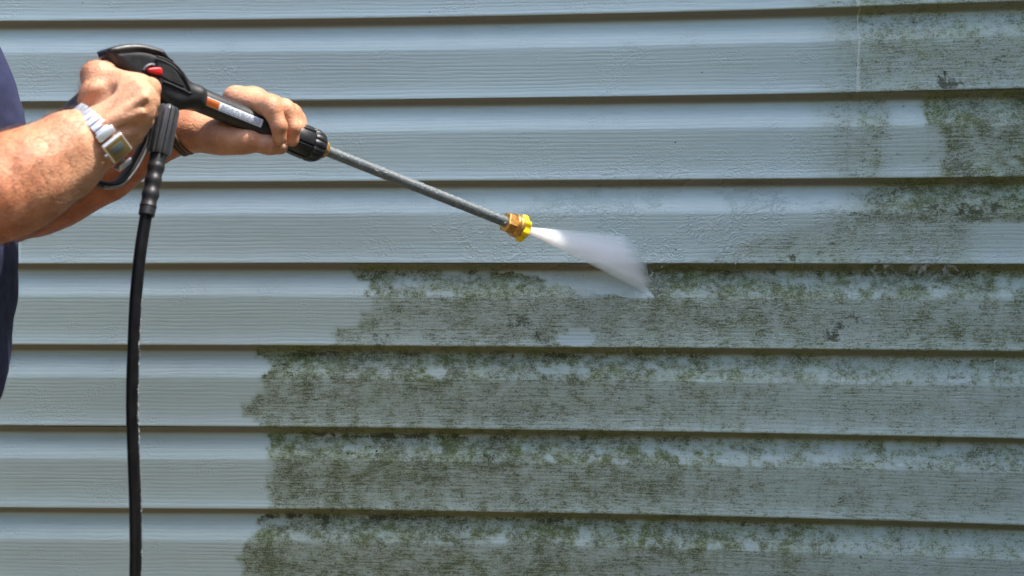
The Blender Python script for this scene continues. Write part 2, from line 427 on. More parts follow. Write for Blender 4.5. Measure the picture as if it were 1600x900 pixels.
def stains(px, py, k, t):
    """how much algae grows where; px,py in design units of the wall (about 1 mm)"""
    wob = (fbm(px/26, py/14, 3)-0.5)*46+(fbm(px/7, py/6, 5)-0.5)*14
    edge = px+wob-bound(k, t)
    soft = 9 if k >= 4 else 85
    a = sstep(-soft*.4, soft, edge+(0 if k >= 4 else 26))
    patch = fbm(px/95, py/40, 11, 4); p2 = fbm(px/30, py/18, 21, 4)
    top = 1-sstep(0.36, 0.46, t)
    g = np.zeros_like(px)+0.5
    if k >= 4:
        lvl = {4: [(500, .72), (620, .62), (760, .74), (900, .66), (1040, .72), (1200, .72), (1300, .70), (1450, .76), (1600, .66)],
               5: [(360, .80), (700, .78), (950, .78), (1080, .68), (1250, .52), (1600, .50)],
               6: [(400, .90), (700, .84), (1000, .80), (1120, .66), (1300, .56), (1600, .54)],
               7: [(360, .95), (700, .84), (1050, .72), (1290, .64), (1330, .48), (1600, .46)]}.get(k, [(360, .8), (1600, .4)])
        inten = np.interp(px, [q for q, _ in lvl], [q for _, q in lvl])
        a = a*inten*(0.66+0.68*patch)
        # thicker, clumpier on the up-facing upper band
        a = a*(0.86+0.26*top)
        g = 0.36+0.6*sstep(0.42, 0.6, p2)*(.25+.75*top)+0.15*sstep(950, 1150, px)
        a = a*(1-0.20*sstep(.58, .74, fbm(px/8+.02*py, py/110, 33, 3))*sstep(850, 1050, px))
        lite = sstep(0.58, 0.74, fbm(px/26, py/17, 31, 3))*top
        a = a*(1-0.55*lite)
        c = sstep(0.55, 0.78, fbm(px/17, py/12, 41, 3))*(0.40+0.35*top)*a
        # dirt hanging under the lips
        c = np.maximum(c, a*0.95*np.exp(-((t-0.11)/0.055)**2)*sstep(0.35, 0.6, fbm(px/40, py/30, 51, 3)))
        c = np.maximum(c, a*0.85*np.exp(-((t-0.985)/0.012)**2)*sstep(0.30, 0.5, fbm(px/60, py*0+k, 52, 3)))
    else:
        a = a*(0.56+0.36*patch)
        g = 0.35+0.6*sstep(0.5, 0.62, p2)
        c = sstep(0.66, 0.8, fbm(px/16, py/12, 41, 3))*a*0.9
    if k == 4:
        yl = np.interp(px, [800, 850, 905, 950, 1000, 1022], [424, 436, 453, 461, 466, 466])
        cl_ = (py+wob*0.18 < yl) & (px+wob*.22 < 988+(py-412)*.62) & (px > 780); f = np.where(cl_, 0.03, 1.0)
        hole = (((px+wob*.5-900)/34)**2+((py+wob*.1-527)/13)**2 < 1)
        f = np.where(hole, 0.05, f); a = a*f; c = c*f
        for (cx, cy, rx, ry, q) in ((575, 432, 40, 14, .55), (592, 527, 42, 11, .95), (805, 500, 34, 16, .85), (850, 522, 40, 13, .9), (700, 530, 60, 8, .45),
                                    (1318, 502, 48, 22, .8), (1296, 524, 24, 13, .9), (1425, 514, 28, 14, .75), (1530, 482, 12, 22, .6), (1130, 424, 120, 7, .6), (1460, 520, 60, 18, .35), (1395, 445, 90, 22, .35)):
            c = np.maximum(c, q*blob(px+wob*.4, py, cx, cy, rx, ry)); 
    if k == 5:
        for (cx, cy, rx, ry, q) in ((420, 572, 22, 20, .6), (400, 640, 46, 15, .6), (425, 622, 30, 12, .55), (968, 628, 10, 26, .6), (1010, 606, 40, 7, .45), (1525, 604, 14, 10, .5)):
            c = np.maximum(c, q*blob(px+wob*.4, py, cx, cy, rx, ry)*sstep(-10, 10, edge))
    if k == 6:
        for (cx, cy, rx, ry, q) in ((1312, 780, 16, 14, .75), (1380, 784, 40, 4, .6), (1570, 730, 24, 10, .4), (1060, 700, 60, 14, .45)):
            c = np.maximum(c, q*blob(px+wob*.4, py, cx, cy, rx, ry))
    if k == 7:
        for (cx, cy, rx, ry, q) in ((1340, 868, 5, 8, .95), (1337, 890, 5, 20, .7), (1300, 828, 20, 8, .5), (1400, 832, 8, 14, .45)):
            c = np.maximum(c, q*blob(px+wob*.1, py, cx, cy, rx, ry))
    if k == 1:
        for (cx, cy, rx, ry, q, gg) in ((1470, 124, 18, 20, 1.5, .4), (1476, 134, 34, 9, 1.1, .35), (1505, 55, 16, 22, .42, 1), (1412, 68, 12, 12, .42, 1), (1580, 62, 22, 18, .55, .8), (1520, 64, 10, 8, .5, .9)):
            bb = blob(px+wob*.35, py, cx, cy, rx, ry); c = np.maximum(c, q*bb); g = np.where(bb > .02, gg, g)
    if k == 2:
        hole = sstep(1378, 1392, px+wob*.4)*(1-sstep(1432, 1446, px+wob*.4)); a = a*(1-.7*hole*top)
        a = a*(1-0.55*sstep(1370, 1385, px+wob*.5)*(1-sstep(1455, 1475, px+wob*.5))*(1-top)); a = np.where(px > 1440, a*1.45, a)
        for (cx, cy, rx, ry, q, gg) in ((1355, 194, 16, 10, .5, 1), (1448, 178, 16, 12, .7, .9), (1470, 200, 16, 14, .55, .7), (1356, 262, 16, 8, .5, .6), (1490, 266, 26, 6, .5, .3), (1590, 170, 16, 16, .5, .6)):
            bb = blob(px+wob*.35, py, cx, cy, rx, ry); c = np.maximum(c, q*bb); g = np.where(bb > .02, gg, g)
    if k == 3:
        a = a*np.where(t > .5, np.interp(px, [1000, 1100, 1300, 1480, 1530, 1600], [.35, .7, 1.0, .9, .25, .2]), np.interp(px, [1300, 1380, 1450], [.8, 1.6, 1.9]))
        for (cx, cy, rx, ry, q, gg) in ((1490, 330, 50, 14, .95, .35), (1455, 322, 16, 12, .85, .4), (1550, 325, 14, 12, .9, .3), (1395, 302, 16, 10, .75, .6), (1410, 312, 24, 16, .5, .8), (1330, 333, 12, 8, .8, .5),
                                        (1500, 305, 90, 14, .62, .7), (1580, 315, 26, 20, .7, .8), (1372, 336, 10, 10, .7, .3), (1505, 372, 6, 12, .4, .1), (1234, 402, 22, 9, .95, .7), (1265, 405, 60, 6, .6, .9), (1395, 395, 20, 10, .4, .9), (1300, 388, 18, 10, .4, .9)):
            bb = blob(px+wob*.35, py, cx, cy, rx, ry); c = np.maximum(c, q*bb); g = np.where(bb > .02, gg, g)
    wet = np.clip((1-((px-1060)/620)**2-((py-400)/190)**2)*1.4, 0, 1)*sstep(.35, .6, fbm(px/50, py/40, 71, 3))
    wet = np.maximum(wet, 0.45*sstep(.52, .7, fbm(px/60, py/45, 73, 3)))
    return np.clip(a*(1.2 if k >= 4 else .9), 0, 1), np.clip(c, 0, 1), np.clip(g, 0, 1), wet

def panel(row_ks, x0, x1, parent, proud=0.0, cap=None, seam_tilt=0.0):
    """one double-course vinyl panel between world X x0..x1"""
    fine = any(0 <= k <= 8 for k in row_ks)
    step = 0.0032 if fine else 0.05
    xs = []; x = x0
    while x < x1-1e-4:
        xs.append(x); x += step if (fine and -0.88 < x < 0.86) else 0.05
        if fine and xs[-1] < -0.88 < x: x = -0.88
    xs.append(x1); xs = np.array(xs)
    rows = []; kk = []; tt = []
    for k in row_ks:
        zt = lip_z(k-1)
        for i, (dz, o) in enumerate(PROF):
            if i == 0 and k != row_ks[0]: continue
            rows.append((zt-dz/1000*PITCH/0.127, o/1000+0.0)); kk.append(k); tt.append(dz/127.0)
    rows = np.array(rows); nr, nc = len(rows), len(xs)
    X = np.tile(xs, (nr, 1)); Z = np.tile(rows[:, :1], (1, nc)); O = np.tile(rows[:, 1:], (1, nc))
    # slight oil-canning of the vinyl
    Z = Z+0.0007*np.sin(X*2.3+row_ks[0])+0.0008*(fbm(X*3+9, Z*0+row_ks[0], 91, 2)-.5)
    O = O+proud+0.0022*(fbm(X*4, Z*9, 93, 3)-0.5)
    Y = wallY(X)-O
    V = np.stack([X, Y, Z], -1)
    if seam_tilt:
        V[:, -1 if cap == 'R' else 0, 0] += seam_tilt*(np.array(tt)-.5)
    V = V.reshape(-1, 3)
    r, c = np.meshgrid(np.arange(nr-1), np.arange(nc-1), indexing='ij'); a = (r*nc+c).ravel()
    Fq = np.stack([a, a+nc, a+nc+1, a+1], 1)
    if cap:
        ci = nc-1 if cap == 'R' else 0; col = np.arange(nr)*nc+ci
        back = V[col].copy(); back[:, 1] += 0.0035; base = len(V); V = np.concatenate([V, back])
        b = base+np.arange(nr)
        q = np.stack([col[:-1], col[1:], b[1:], b[:-1]], 1)
        Fq = np.concatenate([Fq, q if cap == 'R' else q[:, ::-1]])
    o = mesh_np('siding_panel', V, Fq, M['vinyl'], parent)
    # stains, in wall units
    X_, Z_ = V[:, 0], V[:, 2]; dep = D+wallY(X_)
    px = 800+X_/dep*F; py = HZ-(Z_-H)/dep*F
    K = np.tile(np.array(kk)[:, None], (1, nc)).ravel(); T = np.tile(np.array(tt)[:, None], (1, nc)).ravel()
    if cap: K = np.concatenate([K, np.array(kk)]); T = np.concatenate([T, np.array(tt)])
    A = np.zeros(len(V)); C = np.zeros(len(V)); G = np.zeros(len(V)); W = np.zeros(len(V))
    for k in row_ks:
        m = K == k; pyk = np.interp(T[m], [0, 1], [412+(k-4)*125.5+0, 412+(k-3)*125.5])
        # rows as they read on the wall itself
        pyk = py[m]
        A[m], C[m], G[m], W[m] = stains(px[m], pyk, k, T[m])
    EG = np.zeros(len(V))
    if cap: EG[col] = 1; EG[nr*nc:] = 1
    L = (1-sstep(0.055, 0.115, T))*(T > 0.002)  # mask of the painted shade below the lap, fading out downwards
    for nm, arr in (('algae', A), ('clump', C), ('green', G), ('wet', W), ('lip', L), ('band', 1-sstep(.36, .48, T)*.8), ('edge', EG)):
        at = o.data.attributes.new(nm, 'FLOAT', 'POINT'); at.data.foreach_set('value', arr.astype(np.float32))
    return o

house = empty('house_wall', (0, 0, 0))
tag(house, 'pale blue-grey lapped vinyl siding wall, half of it still green and black with algae', 'house wall')
XL, XR = -2.3, 2.3
def wx(px): return float(np.interp(px, _px, _X))
for r0 in range(-10, 12, 2):
    ks = [r0, r0+1]
    if lip_z(ks[1]) < 0.16: break
    if r0 == 0:
        xs_ = wx(1336); panel(ks, XL, xs_+0.02, house, 0.0); panel(ks, xs_, XR, house, 0.0030, 'L', -0.006)
    elif r0 == 2:
        xs_ = wx(38); panel(ks, XL, xs_+0.02, house, 0.0); panel(ks, xs_, XR, house, 0.0022, 'L', -0.010)
    else: panel(ks, XL, XR, house)
# sheathing behind, foundation below, eave above
ang = math.atan2(-0.109, 1.0); ex, ey = Vector((1, -0.109, 0)).normalized(), Vector((-0.109, -1, 0)).normalized()
boxm('sheathing', (0, 0.12, 1.32), (2.3, 0, 0), (0, 0.08, 0), (0, 0, 1.22), M['concrete'], house)
boxm('foundation', Vector((0.0, -0.02, 0.075)), ex*2.32, (0, 0.045, 0), (0, 0, 0.12), M['concrete'], house)
EH = 2.50
def eave_pt(X, back, z):   # point on the eave line, 'back' metres behind the outer edge
    return Vector((X, -(0.325+0.109*(X-0.75)), z))-ey*back
ec = eave_pt(0, 0.30, EH+0.015)
boxm('soffit', ec+Vector((0, 0, 0.012)), ex*2.4, ey*0.285, (0, 0, 0.008), M['trim'], house)
boxm('fascia_board', eave_pt(0, 0.011, EH+0.09), ex*2.4, ey*0.011, (0, 0, 0.09), M['trim'], house)
n_up = Vector((0, 0, 1)); slope = (-ey*math.cos(.42)+n_up*math.sin(.42))
boxm('roof', eave_pt(0, -0.03, EH+0.205)+slope*1.2, ex*2.42, slope*1.2, (ex.cross(slope)).normalized()*0.015, M['shingle'], house)
gr = bpy.data.meshes.new('ground'); S = 600
ground = mesh_py('ground', [(-S, -S, 0), (S, -S, 0), (S, S, 0), (-S, S, 0)], [(0, 1, 2, 3)], M['ground']); tag(ground, kind='structure')

# added unseen leafy screen: blocks low sky light, darkens the wall towards the right
def sky_blocker(name, pts, h, half, label):
    V = []; Fc = []; rows_ = []
    P_ = catmull(pts, 40); n_ = len(P_); prof = [(-1, 0), (-1.05, .25), (-1, .5), (-1, .75), (-.9, .93), (-.5, 1), (0, 1.02), (.5, 1), (.9, .93), (1, .75), (1, .5), (1.05, .25), (1, 0)]
    sub = []
    for i in range(len(prof)-1):
        for k_ in range(6): sub.append(tuple(prof[i][j]+(prof[i+1][j]-prof[i][j])*k_/6 for j in (0, 1)))
    sub.append(prof[-1]); rg = random.Random(4)
    for i, p in enumerate(P_):
        ax_, u_, v_ = frame(P_[min(i+1, n_-1)]-P_[max(i-1, 0)])
        for (o_, z_) in sub:
            j_ = 1+rg.gauss(0, .07); V.append(p+v_*o_*half*j_+Vector((rg.gauss(0, .05), rg.gauss(0, .05), z_*h*(1+rg.gauss(0, .02)))))
    m_ = len(sub)
    for i in range(n_-1):
        for j in range(m_-1): a_ = i*m_+j; Fc.append((a_, a_+1, a_+m_+1, a_+m_))
    o = mesh_py(name, V, Fc, M['blocker_leaf']); tag(o, label, 'sky_blocker'); return o
M['blocker_leaf'] = simple('blocker_foliage', (0.055, 0.075, 0.028), 0.6, 0, 0.35, 30, 0.8, 60)
sky_blocker('sky_blocker', [Vector((-9, -7.0, 0)), Vector((-3, -6.6, 0)), Vector((2, -6.4, 0)), Vector((2.7, -5.4, 0)), Vector((2.0, -3.2, 0)), Vector((1.85, -1.4, 0)), Vector((1.85, -.62, 0))], 3.4, .42, 'unseen tall dark green screen added to keep sky light off the siding')

# ------------------------------------------------------------------ the spray gun
def G(x): return 0.19+(820-x)*0.00055          # depth of the gun's own plane at a photo column
def GP(x, y, off=0.0): return P(x, y, G(x)+off)
gun = empty('pressure_washer_gun', GP(262, 160))
tag(gun, 'black pressure washer spray gun with grey lance held in both hands', 'spray gun')
gaxis, gup, gside = frame(GP(500, 230)-GP(280, 141))          # along, up in plane, side
def gun_solid(name, poly, half, rnd, mat, hgrid=0.0013, off=0.0):
    """rounded solid whose outline in the gun's plane is poly (photo pixels)"""
    pts = [GP(x, y) for x, y in catmull2(poly)]
    o0 = GP(262, 160); q = np.array([[(p-o0).dot(gaxis), (p-o0).dot(gup)] for p in pts])
    lo = q.min(0)-0.004; hi = q.max(0)+0.004
    U = np.arange(lo[0], hi[0], hgrid); Vv = np.arange(lo[1], hi[1], hgrid); W_ = np.arange(-half-0.004, half+0.004, hgrid)
    pu, pv = np.meshgrid(U, Vv, indexing='ij'); dmin = np.full(pu.shape, 1e9); inside = np.zeros(pu.shape, bool)
    for i in range(len(q)):
        a, b = q[i], q[(i+1) % len(q)]; e = b-a; wx_, wy_ = pu-a[0], pv-a[1]
        t = np.clip((wx_*e[0]+wy_*e[1])/max(e@e, 1e-12), 0, 1)
        dmin = np.minimum(dmin, (wx_-e[0]*t)**2+(wy_-e[1]*t)**2)
        cnd = (a[1] <= pv) != (b[1] <= pv)
        with np.errstate(divide='ignore', invalid='ignore'):
            xi = a[0]+(pv-a[1])*e[0]/e[1]
        inside ^= cnd & (pu < xi)
    d2 = np.sqrt(dmin)*np.where(inside, -1, 1)
    dw = np.abs(W_)-half
    A_ = d2[:, :, None]+rnd; B_ = dw[None, None, :]+rnd
    d3 = np.sqrt(np.maximum(A_, 0)**2+np.maximum(B_, 0)**2)+np.minimum(np.maximum(A_, B_), 0)-rnd
    f = Field((lo[0], lo[1], W_[0]), (hi[0], hi[1], W_[-1]), hgrid); f.n = np.array(d3.shape); f.d = d3.astype(np.float32)
    V, Q = f.mesh()
    Wd = np.array(o0)+np.outer(V[:, 0], gaxis)+np.outer(V[:, 1], gup)+np.outer(V[:, 2]+off, gside)
    o = mesh_np(name, Wd, Q, mat, gun)
    bm = bmesh.new(); bm.from_mesh(o.data); bmesh.ops.recalc_face_normals(bm, faces=bm.faces); bm.to_mesh(o.data); bm.free()
    return o
def catmull2(poly, n=5):
    q = poly; out = []
    for i in range(len(q)):
        a, b, c, d = [np.array(q[(i+j-1) % len(q)], float) for j in range(4)]
        for k in range(n):
            t = k/n; out.append(tuple(0.5*((2*b)+(c-a)*t+(2*a-5*b+4*c-d)*t*t+(3*b-a-3*c+d)*t**3)))
    return out
cs = -1 if gside.y > 0 else 1        # sign of gside that faces the camera
near = gside*cs
gun_solid('body', [(160, 80), (172, 75), (195, 72), (218, 74), (242, 82), (264, 96), (280, 112), (292, 128), (312, 137), (318, 152), (312, 172), (292, 171), (272, 173),
                   (252, 166), (236, 152), (216, 136), (192, 122), (172, 104), (164, 92)], 0.022, 0.015, M['plastic'])
gun_solid('top_shell', [(162, 79), (176, 73), (196, 70.5), (218, 72), (244, 80), (254, 91), (262, 98), (258, 99), (250, 95), (238, 89), (214, 84), (190, 86), (174, 86)], 0.0235, 0.006, M['plastic'])
gun_solid('grip', [(190, 106), (165, 110), (128, 143), (102, 168), (88, 192), (86, 220), (98, 254), (122, 278), (146, 290), (156, 276), (140, 250), (132, 222), (142, 196), (172, 164), (206, 134)], 0.0175, 0.013, M['plastic_soft'])
# raised side moulding and its panel
rim = [GP(233, 91)+near*0.0232, GP(247, 96)+near*0.0232, GP(262, 105)+near*0.0232, GP(273, 118)+near*0.0232, GP(281, 134)+near*0.0232, GP(286, 148)+near*0.0232,
       GP(272, 142)+near*0.0232, GP(256, 135)+near*0.0232, GP(243, 130)+near*0.0232]
sweep('side_moulding', catmull(rim, 8), 0.0014, M['plastic'], gun, 10)
gun_solid('side_panel', [(234, 97), (248, 101), (260, 110), (269, 122), (276, 138), (262, 133), (248, 127), (238, 118)], 0.0230, 0.0008, M['plastic_soft'], 0.0009)
# trigger and guard
guard = catmull([GP(128, 276), GP(150, 286), GP(170, 289), GP(187, 283), GP(204, 264), GP(218, 240), GP(230, 214), GP(241, 186), GP(252, 164)], 8)
sweep('trigger_guard', guard, 0.0072, M['plastic_soft'], gun, 20, near, 1.55, 0.62, 0.7)
sweep('guard_edge', catmull([GP(160, 292, .006), GP(174, 293, .006), GP(190, 288, .006), GP(208, 268, .006), GP(222, 243, .006), GP(234, 216, .006), GP(243, 190, .006)], 8), 0.0040, M['plastic_grey'], gun, 12, near, 1.7, 0.6)
sweep('trigger', catmull([GP(232, 150), GP(218, 168), GP(200, 190), GP(182, 214)], 8), 0.0065, M['plastic_soft'], gun, 14, near, 1.0, 0.8)
gun_solid('safety_button', [(218, 112), (223, 109), (238, 108.5), (241, 114), (240, 120), (232, 119), (223, 116)], 0.0275, 0.0025, M['red'], 0.0009)
sweep('button_collar', catmull([GP(214, 112)+near*0.021, GP(217, 107)+near*0.0232, GP(223, 104)+near*0.0232, GP(230, 104)+near*0.021], 6), 0.0016, M['plastic_grey'], gun, 8)
# barrel, front grip, collar
b0, b1 = GP(292, 148), GP(452, 213)
lathe('barrel', b0, b1, [(-.10, .012), (-.08, R(17, .48)), (0, R(20.0, .48)), (.35, R(19.0, .45)), (.66, R(18.2, .43)), (.70, R(19.5, .42)), (.80, R(20.5, .41)), (1.0, R(21.5, .40)), (1.03, R(20, .4)), (1.03, .008)], M['plastic'], gun, 56)
c0, c1 = GP(446, 210), GP(503, 232.5)
def notch(t, a):
    j = (a*7/(2*math.pi)) % 1.0
    return 1-0.085*(1.0 if j < 0.10 else 0.0)
def flute(t, a): return 1-0.07*(0.5+0.5*math.cos(a*14))**3
lathe('front_collar', c0, c0.lerp(c1, .60), [(0, .010), (0, R(23, .4)), (.08, R(25.5, .4)), (.5, R(26.5, .385)), (.94, R(27.2, .38)), (1.0, R(25.5, .38)), (1.0, .01)], M['plastic'], gun, 112, notch)
lathe('collar_ring', c0.lerp(c1, .62), c1, [(0, .01), (0, R(25.5, .378)), (.12, R(27.2, .376)), (.45, R(26.6, .372)), (.75, R(23.8, .37)), (.95, R(19.5, .368)), (1.0, R(17, .366)), (1.0, .006)], M['plastic'], gun, 112, flute)
lathe('brass_ring', GP(499, 231), GP(511, 235.8), [(0, R(14, .37)), (.35, R(14.5, .366)), (.55, R(13.2, .366)), (.8, R(12.8, .364)), (1, R(9.5, .362)), (1, .004)], M['brass'], gun, 40, lambda t, a: 1+0.04*math.sin(a*9+t*20))
l0, l1 = GP(505, 233.5), GP(796, 349)
lathe('lance', l0, l1, [(-.02, R(9.2, .36)), (0, R(9.2, .36)), (.02, R(8.6, .36)), (.97, R(8.3, .2)), (1.0, R(8.3, .2))], M['steel'], gun, 36)
# droplets clinging to the lance
lax, lu, lv = frame(l1-l0, (0, -1, 0)); V = []; Fc = []
for i in range(420):
    t = random.random()**0.8; a = random.gauss(0.0, 1.5); p = l0.lerp(l1, t); rr = R(8.5-0.2*t, .36-.16*t)
    # a measured from the top, towards the camera
    nrm = (lv*math.cos(a)*(1 if lv.z > 0 else -1)+lu*math.sin(a)); r = random.uniform(.0003, .0011)
    c = p+nrm*rr*1.0; tx, ty = lax, nrm.cross(lax); base = len(V); st = random.uniform(.8, 1.9)
    for ring, (zz, q) in enumerate(((-.1, 1.0), (.35, .85), (.62, .5))):
        for j in range(7):
            an = 2*math.pi*j/7; V.append(c+tx*math.cos(an)*r*q*st+ty*math.sin(an)*r*q+nrm*zz*r)
    V.append(c+nrm*.72*r)
    for ring in range(2):
        for j in range(7):
            A_, B_ = base+ring*7+j, base+ring*7+(j+1) % 7; Fc.append((A_, B_, B_+7, A_+7))
    for j in range(7): Fc.append((base+14+j, base+14+(j+1) % 7, base+21))
M['droplet'] = simple('wet_droplet', (0.30, 0.33, 0.345), 0.14, 0.15, 0.3, 300)
dr = mesh_py('water_droplets', V, Fc, M['droplet'], gun, True); tag(dr, kind='stuff')
# brass quick coupling and yellow fan nozzle
q0, q1 = GP(788, 346), GP(812, 355.5)
hexf = lambda t, a: 1/ max(.001, math.cos((a+0.3) % (math.pi/3)-math.pi/6))*0.9
lathe('hex_nut', GP(789, 346), GP(801, 350.8), [(0, R(9, .2)), (0, R(15, .2)), (.15, R(16.5, .2)), (.85, R(16.5, .19)), (1, R(15, .19)), (1, .004)], M['brass'], gun, 60, hexf, 25)
lathe('coupling_collar', GP(800, 350.4), GP(813, 355.6), [(0, R(14.0, .2)), (.08, R(14.0, .2)), (.10, R(17.4, .2)), (.25, R(18.2, .2)), (.45, R(18.0, .2)), (.55, R(17.2, .2)), (.65, R(17.8, .2)), (.92, R(17.4, .2)), (1, R(16, .2)), (1, .004)], M['brass'], gun, 60)
def lug(t, a):
    return 1+0.10*math.cos(a*6)*(1 if t < .9 else .3)+(.10 if math.cos(2*a+.4) > .75 else 0)
lathe('nozzle_tip', GP(811, 354.8), GP(825, 360.4), [(0, .006), (0, R(17.0, .19)), (.3, R(18.6, .19)), (.62, R(17.8, .19)), (.8, R(14, .19)), (1.0, R(8.5, .185)), (1.02, R(3, .185))], M['yellow'], gun, 72, lug, 30)
# warning label wrapped on the barrel's near side
ba = (b1-b0).normalized(); toc = (Vector((0, -D, H))-b0).normalized()
bn = (toc-ba*toc.dot(ba)).normalized(); bu = ba.cross(bn); bu = bu if bu.z > 0 else -bu
def lab_pt(t, a, lift):   # t in photo columns along the barrel, a angle from the near side upwards
    s = (t-292)/160.0; r = np.interp(s, [0, .35, .66, 1], [R(20.0, .48), R(19.0, .45), R(18.2, .43), R(21.5, .4)])+lift
    return b0.lerp(b1, s)+bn*math.cos(a)*r+bu*math.sin(a)*r
def label_patch(name, t0, t1, a0, a1, lift, mat, parent=gun, n=24):
    V = []; Fc = []
    for i in range(n+1):
        for j in range(5): V.append(lab_pt(t0+(t1-t0)*i/n, a0+(a1-a0)*j/4, lift))
    for i in range(n):
        for j in range(4): Fc.append((i*5+j, i*5+j+1, i*5+j+6, i*5+j+5))
    o = mesh_py(name, V, Fc, mat, parent, True); return o
A0, A1 = -0.22, 0.48
wl = label_patch('warning_label', 303, 400, A0, A1, .0006, M['white'])
wl['label'] = 'white warning sticker with an orange signal panel'
label_patch('signal_panel', 304.5, 333, A0+.04, A1-.07, .0009, M['orange'], wl)
tr = mesh_py('alert_triangle', [lab_pt(305.5, -.02, .0012), lab_pt(309.5, -.02, .0012), lab_pt(307.5, .27, .0012)], [(0, 1, 2)], M['tri'], wl)
for i in range(4):
    rr = random.Random(i); t = 336.0
    while t < 397:
        ln = rr.uniform(3, 9); a = A0+.12+.135*i
        label_patch('small_print', t, min(398, t+ln), a-.03, a+.03, .0009, M['ink_grey'], wl, 3); t += ln+1.6
fc = bpy.data.curves.new('wtxt', 'FONT'); fc.body = 'WARNING'; fc.size = 1.0; fc.resolution_u = 3
to = bpy.data.objects.new('wtxt', fc); COL.objects.link(to)
dg = bpy.context.evaluated_depsgraph_get(); tm = bpy.data.meshes.new_from_object(to.evaluated_get(dg))
xs = [v.co.x for v in tm.vertices]; x0_, x1_ = min(xs), max(xs)
Vt = [lab_pt(310.8+(v.co.x-x0_)/(x1_-x0_)*20.5, -.02+v.co.y/.73*.28, .0012) for v in tm.vertices]
mesh_py('lettering', Vt, [tuple(p.vertices) for p in tm.polygons], M['ink'], wl)
bpy.data.objects.remove(to); bpy.data.meshes.remove(tm)

# ------------------------------------------------------------------ hose
hose = empty('hose', P(213, 900, .56)); tag(hose, 'black rubber high pressure hose hanging straight down from the spray gun', 'hose')
h0 = P(263, 166, G(262)+.012); h1 = P(247, 241, .520); 
def ridges(t, a):
    j = (a*12/(2*math.pi)) % 1.0; return 1.0 if j < .58 else 0.80
lathe('swivel_connector', h0, h1, [(0, .006), (0, R(14, .5)), (.05, R(18, .5)), (.10, R(19, .5)), (.95, R(19.5, .52)), (1, R(18, .52)), (1, .006)], M['rib'], hose, 120, ridges, 30)
lathe('swivel_stem', P(266, 150, G(262)), P(262, 170, G(262)+.013), [(0, R(10, .5)), (1, R(10, .5))], M['plastic'], hose, 24)
r0, r1 = P(248, 239, .520), P(228.5, 337, .545)
prof = [(0, .006), (0, R(13, .52)), (.16, R(12.8, .52))]
for i in range(60):
    t = .18+.68*i/59; prof.append((t, R(13.0-.4*t+0.95*math.sin((t-.18)*2*math.pi/.215), .53)))
prof += [(.87, R(12.6, .54)), (.99, R(12.6, .545)), (1.0, R(11.6, .545)), (1, .004)]
lathe('strain_relief', r0, r1, prof, M['plastic'], hose, 40)
hp = [P(230.5, 326, .543), P(226, 350, .546), P(218.5, 400, .552), P(212, 470, .557), P(208, 560, .56), P(206.5, 640, .56), P(209, 720, .56), P(211.5, 800, .56), P(211.5, 900, .555), P(205, 1040, .55), P(190, 1260, .54)]
e = hp[-1]; hp += [Vector((e.x-.03, e.y-.03, .26)), Vector((e.x-.10, e.y-.16, .06)), Vector((e.x-.24, e.y-.38, .013)), Vector((e.x-.6, e.y-.5, .011)), Vector((e.x-1.2, e.y-.3, .011)), Vector((e.x-2.0, e.y-.6, .011))]
sweep('hose_tube', catmull(hp, 12), R(9.6, .555), M['rubber'], hose, 28)

# ------------------------------------------------------------------ the person
person = empty('person', (-0.76, -0.60, 0)); tag(person, 'person in a navy T-shirt gripping the spray gun with both hands', 'person')
f = Field((-1.02, -0.82, 0.98), (-0.225, -0.20, 1.40), 0.0016)
def pc(a, b, k=0.006, sq=None, cut=False):
    f.cone(P(*a[:3]), R(a[3], a[2]), P(*b[:3]), R(b[3], b[2]), k, sq, cut)
# --- near (right) arm: forearm, wrist
n0 = 0.60
pc((-105, 340, .72, 66), (-10, 300, .685, 74), .02)
pc((-10, 300, .685, 74), (50, 275, .665, 62), .02)
pc((50, 275, .665, 62), (110, 240, .64, 47), .02)
pc((110, 240, .64, 47), (152, 214, .622, 34), .015)
pc((30, 300, .66, 60), (105, 262, .63, 44), .02)          # flexor belly
pc((105, 262, .63, 44), (165, 226, .612, 26), .015)
pc((20, 262, .675, 52), (105, 215, .645, 36), .02)          # extensor belly
pc((105, 215, .645, 36), (142, 194, .622, 26), .015)
pc((150, 204, .625, 30), (170, 228, .622, 28), .012)
# tendons and veins on the back of the forearm
pc((40, 258, .702, 12), (120, 226, .660, 9), .022); pc((60, 300, .692, 10), (150, 246, .638, 8), .022)
# metacarpals
pc((146, 196, .618, 26), (210, 140, .612, 22), .014)
pc((152, 204, .622, 27), (222, 152, .622, 21), .014)
pc((160, 214, .622, 27), (222, 174, .622, 20), .014)
pc((168, 224, .618, 24), (210, 202, .612, 18), .014)
pc((165, 180, .60, 30), (205, 150, .595, 26), .014)
# knuckles (MCP) and curled fingers round the front of the grip
fing = [((214, 138, .606, 19), (234, 138, .575, 16.5), (236, 152, .535, 13), (212, 160, .508, 11.5)),
        ((222, 154, .622, 19), (232, 160, .578, 16.5), (232, 176, .535, 13), (206, 178, .508, 11.5)),
        ((220, 178, .620, 18), (224, 188, .578, 15.5), (220, 200, .540, 12.5), (192, 200, .514, 11.5)),
        ((208, 203, .610, 16), (210, 213, .575, 13.5), (204, 222, .545, 11.5), (178, 222, .525, 10.5))]
for a, b, c, d in fing:
    pc(a, b, .007); pc(b, c, .004); pc(c, d, .004)
# tendon ridges
for a in ((214, 134, .631, 5.5), (226, 152, .644, 5.5), (222, 176, .644, 5)):
    pc(a, (158, 198, .652, 3.5), .010)
pc((205, 205, .632, 4.5), (175, 214, .650, 3.5), .010)
